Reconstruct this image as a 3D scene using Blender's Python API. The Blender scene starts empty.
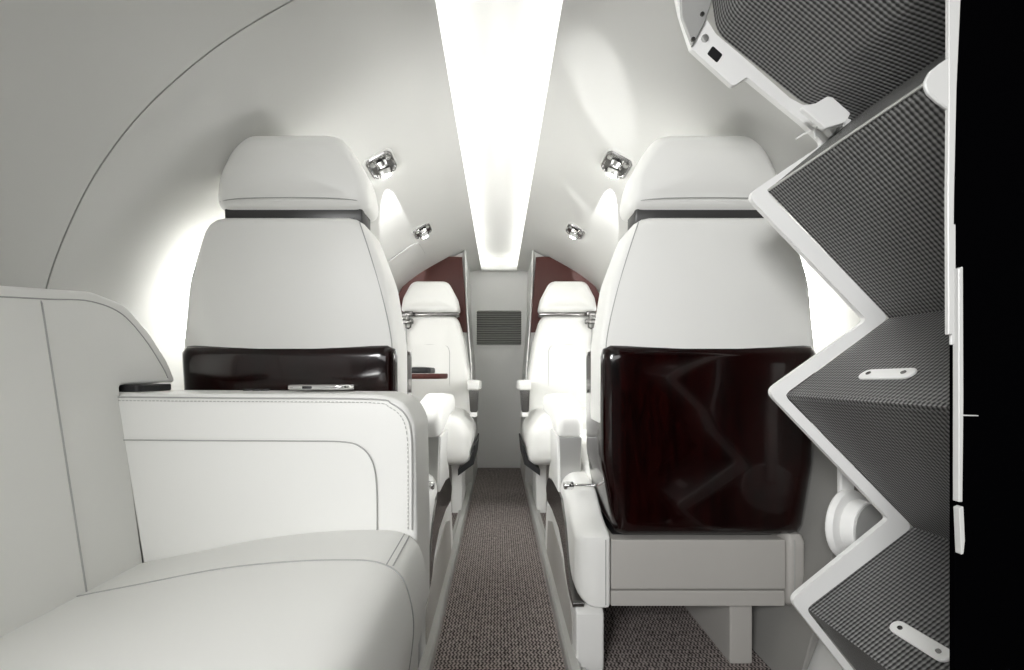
import bpy, bmesh, math, random
from mathutils import Vector, Matrix
random.seed(4)
PI = math.pi
F = 460.0; VX, VY = 499.0, 373.0      # focal length in pixels and the aisle's vanishing point of the 1024x670 photo
ZC = 0.654                            # eye height above the aisle carpet
sc = bpy.context.scene
col = sc.collection

def P(px, py, Y):
    return ((px - VX) / F * Y, (VY - py) / F * Y)
def PL(pts, Y):
    return [P(a, b, Y) for a, b in pts]

# ------------------------------------------------------------------ materials
def new_mat(name):
    m = bpy.data.materials.new(name); m.use_nodes = True
    return m, m.node_tree.nodes, m.node_tree.links, m.node_tree.nodes['Principled BSDF']

def mat(name, c, rough=.5, metal=0., bump=None, coat=0., spec=.35, vary=0., emit=None):
    m, N, L, b = new_mat(name)
    b.inputs['Base Color'].default_value = (*c, 1)
    b.inputs['Roughness'].default_value = rough
    b.inputs['Metallic'].default_value = metal
    b.inputs['Specular IOR Level'].default_value = spec
    b.inputs['Coat Weight'].default_value = coat
    b.inputs['Coat Roughness'].default_value = .05
    tc = N.new('ShaderNodeTexCoord')
    if vary:
        n = N.new('ShaderNodeTexNoise'); n.inputs['Scale'].default_value = 3.0
        L.new(tc.outputs['Object'], n.inputs['Vector'])
        r = N.new('ShaderNodeMix'); r.data_type = 'RGBA'
        r.inputs[6].default_value = (*[v * (1 - vary) for v in c], 1)
        r.inputs[7].default_value = (*[min(1, v * (1 + vary)) for v in c], 1)
        L.new(n.outputs['Fac'], r.inputs[0]); L.new(r.outputs[2], b.inputs['Base Color'])
    if bump:
        n = N.new('ShaderNodeTexNoise'); n.inputs['Scale'].default_value = bump[0]; n.inputs['Detail'].default_value = 4
        L.new(tc.outputs['Object'], n.inputs['Vector'])
        bp = N.new('ShaderNodeBump'); bp.inputs['Strength'].default_value = bump[1]; bp.inputs['Distance'].default_value = bump[2]
        L.new(n.outputs['Fac'], bp.inputs['Height']); L.new(bp.outputs['Normal'], b.inputs['Normal'])
    if emit:
        b.inputs['Emission Color'].default_value = (*emit[0], 1); b.inputs['Emission Strength'].default_value = emit[1]
    return m

LEA = mat('white_leather', (.80, .80, .775), .42, bump=(420, .10, .001), vary=.02)
SEAM = mat('seam_thread', (.40, .40, .39), .8)
SHELL = mat('cabin_lining', (.60, .60, .58), .34, bump=(2.2, .05, .02), vary=.015)
GAP = mat('panel_gap', (.03, .03, .03), .9)
CEIL = mat('ceiling_panel', (.86, .86, .845), .5)
def wood_mat():
    m, N, L, b = new_mat('burgundy_veneer')
    tc = N.new('ShaderNodeTexCoord'); mp = N.new('ShaderNodeMapping'); mp.inputs['Scale'].default_value = (14, 14, 2.2)
    n = N.new('ShaderNodeTexNoise'); n.inputs['Scale'].default_value = 3; n.inputs['Detail'].default_value = 6; n.inputs['Distortion'].default_value = 1.5
    L.new(tc.outputs['Object'], mp.inputs['Vector']); L.new(mp.outputs['Vector'], n.inputs['Vector'])
    r = N.new('ShaderNodeValToRGB')
    r.color_ramp.elements[0].color = (.0016, .0002, .0002, 1); r.color_ramp.elements[0].position = .3
    r.color_ramp.elements[1].color = (.013, .0014, .0012, 1); r.color_ramp.elements[1].position = .75
    L.new(n.outputs['Fac'], r.inputs['Fac']); L.new(r.outputs['Color'], b.inputs['Base Color'])
    b.inputs['Roughness'].default_value = .16; b.inputs['Coat Weight'].default_value = .35; b.inputs['Coat Roughness'].default_value = .04
    b.inputs['Specular IOR Level'].default_value = .4
    return m
WOOD = wood_mat()
PLAST = mat('white_plastic', (.80, .80, .78), .38)
GREYP = mat('grey_seat_trim', (.44, .425, .40), .6, bump=(600, .12, .001), vary=.05)
BULK = mat('bulkhead_cover', (.76, .76, .75), .55, bump=(300, .06, .001))
METAL = mat('brushed_metal', (.50, .50, .485), .38, .85)
CHROME = mat('chrome', (.80, .80, .79), .12, 1.0)
DCHROME = mat('dark_chrome', (.20, .195, .19), .18, 1.0)
GAPL = mat('dark_leather', (.045, .045, .044), .32)
DARK = mat('dark_trim', (.018, .018, .019), .45)
RAIL = mat('rail_paint', (.55, .55, .53), .3, .35)
BLACK = mat('black_panel', (.0007, .0007, .0009), .9, spec=0.)
BLACKP = mat('black_plastic', (.012, .012, .013), .4)
STR = mat('stair_paint', (.86, .86, .845), .35)
GRAYP2 = mat('grey_plastic', (.42, .42, .41), .5)
EDGE = mat('partition_edge', (.42, .42, .41), .4)
def emis(name, c, s):
    m, N, L, b = new_mat(name)
    b.inputs['Base Color'].default_value = (.8, .8, .8, 1)
    b.inputs['Emission Color'].default_value = (*c, 1); b.inputs['Emission Strength'].default_value = s
    return m
PANE = emis('daylit_pane', (1, 1, .99), 12.0)
PANE2 = emis('daylit_pane_aft', (1, 1, .99), 3.0)
LED = emis('cove_led', (1, 1, .98), 5.0)
BULB = emis('reading_bulb', (1, 1, .97), 60.0)

def carpet_mat():
    m, N, L, b = new_mat('woven_carpet')
    tc = N.new('ShaderNodeTexCoord'); sx = N.new('ShaderNodeSeparateXYZ'); L.new(tc.outputs['Object'], sx.inputs[0])
    def math_(op, a, bb=None):
        n = N.new('ShaderNodeMath'); n.operation = op
        for i, v in enumerate((a, bb)):
            if v is None: continue
            if isinstance(v, (int, float)): n.inputs[i].default_value = v
            else: L.new(v, n.inputs[i])
        return n.outputs[0]
    no = N.new('ShaderNodeTexNoise'); no.inputs['Scale'].default_value = 90; L.new(tc.outputs['Object'], no.inputs['Vector'])
    row = math_('MULTIPLY', sx.outputs['Y'], 2 * PI / .016)
    zig = math_('MULTIPLY', math_('SINE', row), 1.4)
    xx = math_('ADD', math_('MULTIPLY', sx.outputs['X'], 2 * PI / .0085), zig)
    v = math_('SINE', math_('ADD', xx, math_('MULTIPLY', no.outputs['Fac'], 2.6)))
    w = math_('SINE', math_('MULTIPLY', sx.outputs['Y'], 2 * PI / .0062))
    h = math_('ADD', math_('MULTIPLY', v, .32), math_('MULTIPLY', w, .16))
    h2 = math_('ADD', h, no.outputs['Fac'])
    r = N.new('ShaderNodeValToRGB')
    r.color_ramp.elements[0].position = .15; r.color_ramp.elements[0].color = (.034, .028, .026, 1)
    r.color_ramp.elements[1].position = .9; r.color_ramp.elements[1].color = (.46, .405, .385, 1)
    L.new(h2, r.inputs['Fac']); L.new(r.outputs['Color'], b.inputs['Base Color'])
    bp = N.new('ShaderNodeBump'); bp.inputs['Strength'].default_value = .6; bp.inputs['Distance'].default_value = .003
    L.new(h2, bp.inputs['Height']); L.new(bp.outputs['Normal'], b.inputs['Normal'])
    b.inputs['Roughness'].default_value = .95; b.inputs['Specular IOR Level'].default_value = .1
    return m
CARPET = carpet_mat()
VENEER = mat('satin_burgundy_veneer', (.062, .014, .010), .38, bump=(60, .1, .001), vary=.3)  # lighter copy of the burgundy veneer, rear cabin light put into its colour
SIDEW = mat('grey_sidewall_fabric', (.27, .265, .25), .85, bump=(500, .2, .001), vary=.06)  # right ledge darkened, the shade low on that wall is put into the colour

def tread_mat():
    m, N, L, b = new_mat('woven_tread')
    uv = N.new('ShaderNodeUVMap'); sx = N.new('ShaderNodeSeparateXYZ'); L.new(uv.outputs['UV'], sx.inputs[0])
    def math_(op, a, bb=None):
        n = N.new('ShaderNodeMath'); n.operation = op
        for i, v in enumerate((a, bb)):
            if v is None: continue
            if isinstance(v, (int, float)): n.inputs[i].default_value = v
            else: L.new(v, n.inputs[i])
        return n.outputs[0]
    a = math_('SINE', math_('MULTIPLY', sx.outputs['Y'], 2 * PI / .0058))          # ribs side by side along the stair's width
    c = math_('SINE', math_('MULTIPLY', sx.outputs['X'], 2 * PI / .0072))          # beads along each rib
    h = math_('ADD', math_('MULTIPLY', math_('ADD', a, 1), .36), math_('MULTIPLY', math_('ADD', c, 1), .14))
    r = N.new('ShaderNodeValToRGB')
    r.color_ramp.elements[0].position = .2; r.color_ramp.elements[0].color = (.006, .006, .006, 1)
    r.color_ramp.elements[1].position = .95; r.color_ramp.elements[1].color = (.28, .28, .275, 1)
    L.new(h, r.inputs['Fac']); L.new(r.outputs['Color'], b.inputs['Base Color'])
    bp = N.new('ShaderNodeBump'); bp.inputs['Strength'].default_value = .8; bp.inputs['Distance'].default_value = .0016
    L.new(h, bp.inputs['Height']); L.new(bp.outputs['Normal'], b.inputs['Normal'])
    b.inputs['Roughness'].default_value = .5
    return m
TREAD = tread_mat()

# ------------------------------------------------------------------ object helpers (coordinates relative to the eye; ZC is added at the root)
def link_mesh(name, bm, mats, parent=None, smooth=True, angle=40, wn=False, origin=None):
    bmesh.ops.remove_doubles(bm, verts=bm.verts, dist=1e-6)
    bmesh.ops.recalc_face_normals(bm, faces=bm.faces)
    me = bpy.data.meshes.new(name)
    root = Vector((0, 0, 0))
    if parent is not None:
        p = parent
        while p is not None:
            root += Vector(p['_o']); p = p.parent
        # children sit at the root's origin
        root = Vector(root_of(parent)['_o'])
    else:
        if origin is None:
            xs = [v.co for v in bm.verts]
            lo = [min(v[i] for v in xs) for i in range(3)]; hi = [max(v[i] for v in xs) for i in range(3)]
            origin = ((lo[0] + hi[0]) / 2, (lo[1] + hi[1]) / 2, lo[2])
        root = Vector(origin)
    bmesh.ops.translate(bm, verts=bm.verts, vec=-root)
    bm.to_mesh(me); bm.free()
    for m in (mats if isinstance(mats, (list, tuple)) else [mats]): me.materials.append(m)
    if smooth:
        me.polygons.foreach_set('use_smooth', [True] * len(me.polygons))
        me.set_sharp_from_angle(angle=math.radians(angle))
    o = bpy.data.objects.new(name, me); col.objects.link(o)
    if parent is not None:
        o.parent = parent; o['_o'] = (0, 0, 0)
    else:
        o.location = (root.x, root.y, root.z + ZC); o['_o'] = tuple(root)
    if wn:
        md = o.modifiers.new('normals', 'WEIGHTED_NORMAL'); md.keep_sharp = True; md.weight = 80
    return o
def root_of(o):
    while o.parent is not None: o = o.parent
    return o
def thing(name, label, cat, loc, group=None):
    o = bpy.data.objects.new(name, None); col.objects.link(o); o.empty_display_size = .05
    o.location = (loc[0], loc[1], loc[2] + ZC); o['_o'] = tuple(loc)
    o['label'] = label; o['category'] = cat
    if group: o['group'] = group
    return o
def tag(o, label, cat, group=None):
    o['label'] = label; o['category'] = cat
    if group: o['group'] = group
    return o
def struct(o, label=None):
    o['kind'] = 'structure'
    if label: o['label'] = label
    return o

def round_poly(pts, r, seg=6):
    """2D polygon with rounded corners; r a number or a list per vertex"""
    n = len(pts); out = []
    for i in range(n):
        p = Vector(pts[i]); a = Vector(pts[i - 1]); b = Vector(pts[(i + 1) % n])
        rr = r[i] if isinstance(r, (list, tuple)) else r
        if rr <= 1e-6: out.append(tuple(p)); continue
        u = (a - p); v = (b - p); lu, lv = u.length, v.length
        if lu < 1e-7 or lv < 1e-7: out.append(tuple(p)); continue
        u /= lu; v /= lv
        ang = math.acos(max(-1, min(1, u.dot(v))))
        if ang > PI - .03: out.append(tuple(p)); continue
        t = min(rr / math.tan(ang / 2), lu * .49, lv * .49)
        A, B = p + u * t, p + v * t
        for k in range(seg + 1):
            s = k / seg
            q = A * (1 - s) ** 2 + p * 2 * s * (1 - s) + B * s * s
            out.append(tuple(q))
    return out
def resample(poly, n):
    pts = [Vector(p) for p in poly]; m = len(pts)
    d = [0]
    for i in range(m): d.append(d[-1] + (pts[(i + 1) % m] - pts[i]).length)
    out = []; j = 0
    for k in range(n):
        t = d[-1] * k / n
        while d[j + 1] < t: j += 1
        s = (t - d[j]) / max(1e-9, d[j + 1] - d[j])
        out.append(tuple(pts[j].lerp(pts[(j + 1) % m], s)))
    return out
def plane_map(plane):
    if plane == 'xz': return lambda a, b, d: Vector((a, d, b))
    if plane == 'yz': return lambda a, b, d: Vector((d, a, b))
    return lambda a, b, d: Vector((a, b, d))

def prism(bm, outline, plane, d0, d1, bev=0., seg=3, mi=0):
    """extruded outline with bevelled rims"""
    f = plane_map(plane); n = len(outline)
    t = bmesh.new()
    A = [t.verts.new(f(a, b, d0)) for a, b in outline]; B = [t.verts.new(f(a, b, d1)) for a, b in outline]
    c0 = t.faces.new(A); c1 = t.faces.new(B)
    for i in range(n): t.faces.new((A[i], A[(i + 1) % n], B[(i + 1) % n], B[i]))
    bmesh.ops.recalc_face_normals(t, faces=t.faces)
    if bev > 0:
        es = [e for e in t.edges if (c0 in e.link_faces) or (c1 in e.link_faces)]
        bmesh.ops.bevel(t, geom=es, offset=bev, segments=seg, profile=.5, affect='EDGES', clamp_overlap=True)
    merge(bm, t, mi); return bm
def merge(bm, t, mi=0, M=None):
    vm = {}
    for v in t.verts: vm[v] = bm.verts.new(M @ v.co if M else v.co)
    uvs = t.loops.layers.uv.active
    for f in t.faces:
        try: g = bm.faces.new([vm[v] for v in f.verts])
        except ValueError: continue
        g.material_index = mi if mi else f.material_index
    t.free()
def box(bm, lo, hi, bev=0., seg=2, mi=0):
    t = bmesh.new(); bmesh.ops.create_cube(t, size=1)
    for v in t.verts:
        v.co = Vector([(lo[i] + hi[i]) / 2 + v.co[i] * (hi[i] - lo[i]) for i in range(3)])
    if bev: bmesh.ops.bevel(t, geom=list(t.edges), offset=bev, segments=seg, profile=.5, affect='EDGES', clamp_overlap=True)
    merge(bm, t, mi); return bm
def pillow(bm, outline, plane, d0, d1, r0, r1, crown0=0., crown1=0., n=72, mi=0, warp=None, shift=None):
    """upholstered block: outline swept from d0 to d1, soft rims of radius r0/r1 and crowned ends"""
    f = plane_map(plane); pts = resample(outline, n)
    xs = [p[0] for p in pts]; zs = [p[1] for p in pts]
    c = ((min(xs) + max(xs)) / 2, (min(zs) + max(zs)) / 2); hx = (max(xs) - min(xs)) / 2; hz = (max(zs) - min(zs)) / 2
    sgn = 1 if d1 > d0 else -1
    rings = []
    def half(d, r, crown, s):            # list of (inset, depth) from centre to rim at depth d, s = outward sign
        out = []
        K = 8
        for k in range(1, K + 1):
            q = k / K
            out.append(('s', q, r, d + s * crown * (1 - q ** 2.4)))
        A = 6
        for k in range(1, A + 1):
            a = k / A * PI / 2
            out.append(('i', r * (1 - math.sin(a)), 0, d - s * r * (1 - math.cos(a))))
        return out
    h0 = half(d0, r0, crown0, -sgn); h1 = half(d1, r1, crown1, sgn)
    seq = h0 + h1[::-1]
    t = bmesh.new()
    def pt(p, spec):
        if spec[0] == 's': ins, q = spec[2], spec[1]
        else: ins, q = spec[1], 1
        x = c[0] + (p[0] - c[0]) * (1 - ins / hx) * q; z = c[1] + (p[1] - c[1]) * (1 - ins / hz) * q
        v = f(x, z, spec[3])
        return warp(v) if warp else v
    R = []
    for spec in seq: R.append([t.verts.new(pt(p, spec)) for p in pts])
    cc0 = f(c[0], c[1], d0 - sgn * crown0); cc1 = f(c[0], c[1], d1 + sgn * crown1)
    v0 = t.verts.new(warp(cc0) if warp else cc0); v1 = t.verts.new(warp(cc1) if warp else cc1)
    for i in range(n):
        j = (i + 1) % n
        t.faces.new((v0, R[0][j], R[0][i])); t.faces.new((v1, R[-1][i], R[-1][j]))
        for k in range(len(R) - 1): t.faces.new((R[k][i], R[k][j], R[k + 1][j], R[k + 1][i]))
    bmesh.ops.recalc_face_normals(t, faces=t.faces)
    merge(bm, t, mi); return bm
def tube(bm, pts, r, n=6, closed=False, mi=0):
    pts = [Vector(p) for p in pts]; m = len(pts); t = bmesh.new(); R = []
    up = None
    for i, p in enumerate(pts):
        a = pts[i - 1] if (i or closed) else p; b = pts[(i + 1) % m] if (i < m - 1 or closed) else p
        d = (b - a)
        if d.length < 1e-9: d = Vector((0, 0, 1))
        d.normalize()
        if up is None: up = Vector((0, 0, 1)) if abs(d.z) < .9 else Vector((1, 0, 0))
        s = d.cross(up).normalized(); up = s.cross(d).normalized()
        R.append([t.verts.new(p + (s * math.cos(k / n * 2 * PI) + up * math.sin(k / n * 2 * PI)) * r) for k in range(n)])
    for i in range(m if closed else m - 1):
        A, B = R[i], R[(i + 1) % m]
        for k in range(n): t.faces.new((A[k], A[(k + 1) % n], B[(k + 1) % n], B[k]))
    if not closed: t.faces.new(R[0]); t.faces.new(R[-1])
    merge(bm, t, mi); return bm
def cyl(bm, a, b, r0, r1=None, n=24, bev=0., mi=0):
    a, b = Vector(a), Vector(b); r1 = r0 if r1 is None else r1
    d = (b - a); L = d.length; q = Vector((0, 0, 1)).rotation_difference(d.normalized())
    prof = [(r0, 0), (r1, L)]
    if bev: prof = [(r0 - bev, 0), (r0 - bev * .3, bev * .3), (r0, bev), (r1, L - bev), (r1 - bev * .3, L - bev * .3), (r1 - bev, L)]
    t = bmesh.new(); R = []
    for r, z in prof: R.append([t.verts.new(a + q @ Vector((r * math.cos(k / n * 2 * PI), r * math.sin(k / n * 2 * PI), z))) for k in range(n)])
    t.faces.new(R[0]); t.faces.new(R[-1])
    for i in range(len(R) - 1):
        for k in range(n): t.faces.new((R[i][k], R[i][(k + 1) % n], R[i + 1][(k + 1) % n], R[i + 1][k]))
    bmesh.ops.recalc_face_normals(t, faces=t.faces)
    merge(bm, t, mi); return bm
def NB(): return bmesh.new()

# ------------------------------------------------------------------ fuselage cross-section
CTRL = [(.122, .714), (.21, .693), (.338, .628), (.46, .555), (.564, .470), (.64, .385), (.702, .285), (.757, .145), (.776, 0), (.768, -.15), (.738, -.3), (.692, -.45), (.61, -.66)]
def catmull(ctrl, per=10):
    out = []; c = [Vector(p) for p in ctrl]
    c = [c[0] * 2 - c[1]] + c + [c[-1] * 2 - c[-2]]
    for i in range(1, len(c) - 2):
        for k in range(per):
            t = k / per; a, b, d, e = c[i - 1], c[i], c[i + 1], c[i + 2]
            out.append(.5 * ((2 * b) + (d - a) * t + (2 * a - 5 * b + 4 * d - e) * t * t + (3 * b - a - 3 * d + e) * t ** 3))
    out.append(c[-2]); return out
PROF = catmull(CTRL)
CUM = [0.]
for i in range(1, len(PROF)): CUM.append(CUM[-1] + (PROF[i] - PROF[i - 1]).length)
def prof_at(s):
    s = max(0, min(CUM[-1] - 1e-6, s))
    i = 0
    while CUM[i + 1] < s: i += 1
    k = (s - CUM[i]) / (CUM[i + 1] - CUM[i]); p = PROF[i].lerp(PROF[i + 1], k)
    d = (PROF[i + 1] - PROF[i]).normalized()
    return p, d, Vector((d.y, -d.x))      # point, tangent (going down), inward-facing normal is -n; see below
def inward(d):                            # the profile runs down the right-hand wall: inward = towards the axis
    return Vector((d.y, -d.x)) if Vector((d.y, -d.x)).dot(Vector((-1, -.3))) > 0 else Vector((-d.y, d.x))
def S(s, Y, off, sg):                     # point on the lining: arc length s from the ceiling strip, offset inwards
    p, d, _ = prof_at(s); n = inward(d)
    q = p + n * off
    return Vector((q.x * sg, Y, q.y))
def s_at_z(z):
    for i in range(len(PROF) - 1):
        if PROF[i].y >= z >= PROF[i + 1].y:
            k = (PROF[i].y - z) / (PROF[i].y - PROF[i + 1].y); return CUM[i] + k * (CUM[i + 1] - CUM[i])
    return CUM[-1]
def s_dir(dx, dz):                        # arc length where the ray (dx,dz) from the axis meets the lining
    best = None
    a = math.atan2(dz, abs(dx))
    for i, p in enumerate(PROF):
        e = abs(math.atan2(p.y, p.x) - a)
        if best is None or e < best[0]: best = (e, CUM[i], p.length)
    return best[1], best[2]

YA, YS, YB = -.85, .77, 3.2               # open front, lining seam, rear bulkhead
WIN_Y = [1.24, 1.92, 2.55]; WZ = .215; WHY, WHZ = .165, .165
def superell(n, e=2.6):
    out = []
    for k in range(n):
        a = k / n * 2 * PI; c, s = math.cos(a), math.sin(a)
        out.append((math.copysign(abs(c) ** (2 / e), c), math.copysign(abs(s) ** (2 / e), s)))
    return out
def wall(name, sg, y0, y1, wins=()):
    bm = NB(); NS = 90
    ss = [CUM[-1] * k / NS for k in range(NS + 1)]
    In0 = [bm.verts.new(S(s, y0, 0, sg)) for s in ss]; In1 = [bm.verts.new(S(s, y1, 0, sg)) for s in ss]
    Ou0 = [bm.verts.new(S(s, y0, -.012, sg)) for s in ss]; Ou1 = [bm.verts.new(S(s, y1, -.012, sg)) for s in ss]
    for k in range(NS):
        bm.faces.new((In0[k], In0[k + 1], In1[k + 1], In1[k])); bm.faces.new((Ou0[k], Ou1[k], Ou1[k + 1], Ou0[k + 1]))
        bm.faces.new((In0[k], Ou0[k], Ou0[k + 1], In0[k + 1])); bm.faces.new((In1[k], In1[k + 1], Ou1[k + 1], Ou1[k]))
    bm.faces.new((In0[0], In1[0], Ou1[0], Ou0[0])); bm.faces.new((In0[-1], Ou0[-1], Ou1[-1], In1[-1]))
    o = link_mesh(name, bm, SHELL, angle=50, origin=(0, 0, 0))
    for wy in wins:                       # cut the oval window openings
        cb = NB(); pts = [(wy + a * WHY, WZ + b * WHZ) for a, b in superell(48)]
        prism(cb, pts, 'yz', sg * .55, sg * .9)
        c = link_mesh('window_opening', cb, SHELL, smooth=False, origin=(0, 0, 0))
        md = o.modifiers.new('cut', 'BOOLEAN'); md.object = c; md.operation = 'DIFFERENCE'; md.solver = 'EXACT'
        dg = bpy.context.evaluated_depsgraph_get()
        me = bpy.data.meshes.new_from_object(o.evaluated_get(dg)); o.modifiers.clear()
        me.set_sharp_from_angle(angle=math.radians(50)); o.data = me
        bpy.data.objects.remove(c)
    return struct(o)
wall('wall_left', -1, YS + .0015, YB, WIN_Y)
wall('wall_right', 1, YS + .0015, YB, WIN_Y)
wall('wall_front_left', -1, YA, YS - .0015)
wall('wall_front_right', 1, YA, YS - .0015)
for sg in (-1, 1):                        # dark joint behind the seam of the lining
    bm = NB(); NS = 80
    ss = [CUM[-1] * k / NS for k in range(NS + 1)]
    A = [bm.verts.new(S(s, YS - .012, -.0125, sg)) for s in ss]; B = [bm.verts.new(S(s, YS + .012, -.0125, sg)) for s in ss]
    C = [bm.verts.new(S(s, YS - .012, -.016, sg)) for s in ss]; D = [bm.verts.new(S(s, YS + .012, -.016, sg)) for s in ss]
    for k in range(NS):
        for q, r in ((A, B), (B, D), (D, C), (C, A)): bm.faces.new((q[k], q[k + 1], r[k + 1], r[k]))
    struct(link_mesh('trim_1' if sg < 0 else 'trim_2', bm, GAP, origin=(0, 0, 0)))

n = 0
for sg in (-1, 1):
    for wy in WIN_Y:
        n += 1
        bm = NB(); E = superell(64)
        def ring(k, off):
            return [S(s_at_z(WZ + b * WHZ * k), wy + a * WHY * k, off, sg) for a, b in E]
        prof = [(1.0, -.011), (.985, .003), (1.02, .006), (1.09, .005), (1.11, .0005)]
        R = [[bm.verts.new(v) for v in ring(k, o_)] for k, o_ in prof]
        for i in range(len(R) - 1):
            for k in range(64): bm.faces.new((R[i][k], R[i][(k + 1) % 64], R[i + 1][(k + 1) % 64], R[i + 1][k]))
        w = link_mesh('window_%d' % n, bm, PLAST); struct(w)
        bm = NB()
        A = [[bm.verts.new(v) for v in ring(k, -.020)] for k in (.35, .7, 1.08)]
        c = bm.verts.new(S(s_at_z(WZ), wy, -.020, sg))
        for k in range(64):
            j = (k + 1) % 64
            bm.faces.new((c, A[0][k], A[0][j]))
            for i in range(2): bm.faces.new((A[i][k], A[i][j], A[i + 1][j], A[i + 1][k]))
        link_mesh('pane', bm, PANE if wy < 1.5 else PANE2, w)

# ceiling tray with cove lights
bm = NB()
zt = .80
out = [(-.20, .728), (-.20, zt + .012), (.20, zt + .012), (.20, .728), (.19, .728), (.19, zt), (-.19, zt), (-.19, .728)]
prism(bm, out, 'xz', YA, YB)
for ye in (YA, YB - .031): box(bm, (-.19, ye, .7275), (.19, ye + .01, zt))
struct(link_mesh('ceiling', bm, CEIL, smooth=False, origin=(0, 0, .7)))
for sg in (-1, 1):
    bm = NB(); box(bm, (sg * .158 - .009, .45, .742), (sg * .158 + .009, YB - .02, .752), .002)
    o = link_mesh('cove_light', bm, LED)
    tag(o, 'thin %s strip of cove lighting along the ceiling channel' % ('left-hand' if sg < 0 else 'right-hand'), 'light')
# floor
bm = NB(); box(bm, (-.66, YA, -.70), (.66, YB, -.654))
struct(link_mesh('floor', bm, CARPET, smooth=False, origin=(0, 0, -.70)))
# rear bulkhead
bm = NB()
zbt = P(500, 268, YB)[1]
half = [(p.x, p.y) for p in PROF]
pts = [(-.122, .727), (.122, .727)] + [(p.x * 1.0, p.y) for p in PROF[1:]]
pts = [(x, z) for x, z in half] + [(-x, z) for x, z in half[::-1]]
prism(bm, pts, 'xz', YB - .03, YB + .01)
struct(link_mesh('wall_back', bm, BULK, smooth=False))
bm = NB(); box(bm, (-.121, YB - .10, .695), (.121, YB - .03, .727), .004)
struct(link_mesh('trim_3', bm, CEIL))
# aisle rails
for sg in (-1, 1):
    bm = NB()
    prism(bm, [(sg * .147, -.654), (sg * .148, -.628), (sg * .153, -.622), (sg * .170, -.622), (sg * .174, -.628), (sg * .174, -.654)], 'xz', .3, YB - .03)
    prism(bm, [(sg * .1738, -.654), (sg * .1738, -.640), (sg * .188, -.640), (sg * .188, -.654)], 'xz', .3, YB - .03)
    struct(link_mesh('trim_%d' % (4 if sg < 0 else 5), bm, RAIL, angle=25))

# vent grille on the bulkhead
gx0, gz1 = P(475, 309, 3.17); gx1, gz0 = P(523, 347, 3.17)
vt = thing('vent_grille', 'grey louvred vent grille on the bulkhead at the end of the aisle', 'vent', ((gx0 + gx1) / 2, 3.17, gz0))
bm = NB(); fr = .012
o2 = round_poly([(gx0, gz0), (gx1, gz0), (gx1, gz1), (gx0, gz1)], .02); i2 = round_poly([(gx0 + fr, gz0 + fr), (gx1 - fr, gz0 + fr), (gx1 - fr, gz1 - fr), (gx0 + fr, gz1 - fr)], .012)
A = [bm.verts.new((x, 3.158, z)) for x, z in o2]; B = [bm.verts.new((x, 3.158, z)) for x, z in i2]
C = [bm.verts.new((x, 3.172, z)) for x, z in o2]; D = [bm.verts.new((x, 3.172, z)) for x, z in i2]
m_ = len(A)
for k in range(m_):
    j = (k + 1) % m_
    bm.faces.new((A[k], A[j], B[j], B[k])); bm.faces.new((A[k], A[j], C[j], C[k])); bm.faces.new((B[k], B[j], D[j], D[k]))
link_mesh('frame', bm, BULK, vt)
bm = NB(); nl = 15
for k in range(nl):
    z = gz0 + fr + (gz1 - gz0 - 2 * fr) * (k + .5) / nl
    prism(bm, [(3.156, z - .0045), (3.158, z - .0055), (3.167, z + .0045), (3.165, z + .0055)], 'yz', gx0 + fr * .8, gx1 - fr * .8)
link_mesh('louvres', bm, METAL, vt, smooth=False)
bm = NB(); box(bm, (gx0 + .006, 3.1685, gz0 + .006), (gx1 - .006, 3.1699, gz1 - .006))
link_mesh('backing', bm, mat('vent_backing', (.17, .17, .168), .8), vt, smooth=False)

# closets / veneer panels behind the rear seats
for sg in (-1, 1):
    side = 'left' if sg < 0 else 'right'
    YP = 2.60
    arc = [p for p in PROF if p.y < .70 and p.y > -.6 and p.x > .19]
    inner = [(.150, -.654), (.150, -.27), (.164, .045), (.187, .35), (.198, .694)]
    pts = [(sg * x, z) for x, z in inner[::-1]]
    body = [(sg * x, z) for x, z in inner] + [(sg * (p.x * .992), p.y * .992) for p in arc] + [(sg * .60, -.654)]
    t = thing('closet_partition', '%s burgundy veneered closet panel with silver edge behind the rear seat' % side, 'panel', (sg * .4, YP + .15, -.654), 'burgundy panels beside the bulkhead')
    bm = NB(); prism(bm, body, 'xz', YP + .02, YB - .032)
    link_mesh('cabinet_body', bm, SHELL, t, smooth=False)
    ra = PL([(462, 257), (450, 256.5), (440, 258), (430, 262), (420, 268), (410, 277), (403, 286), (397, 297), (391, 312), (386, 330)], YP)
    vp = [(sg * x, z) for x, z in [(.180, .23), (.187, .35)]] + [(sg * -v.x, v.y) for v in catmull(ra, 5)]
    bm = NB(); prism(bm, vp, 'xz', YP, YP + .0195, .002, 1)
    link_mesh('veneer_panel', bm, VENEER, t, wn=True)
    bm = NB(); tube(bm, [(sg * (x - .004), YP + .012, z) for x, z in inner[1:]], .0075, 8)
    link_mesh('edge_trim', bm, METAL, t)

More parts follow.
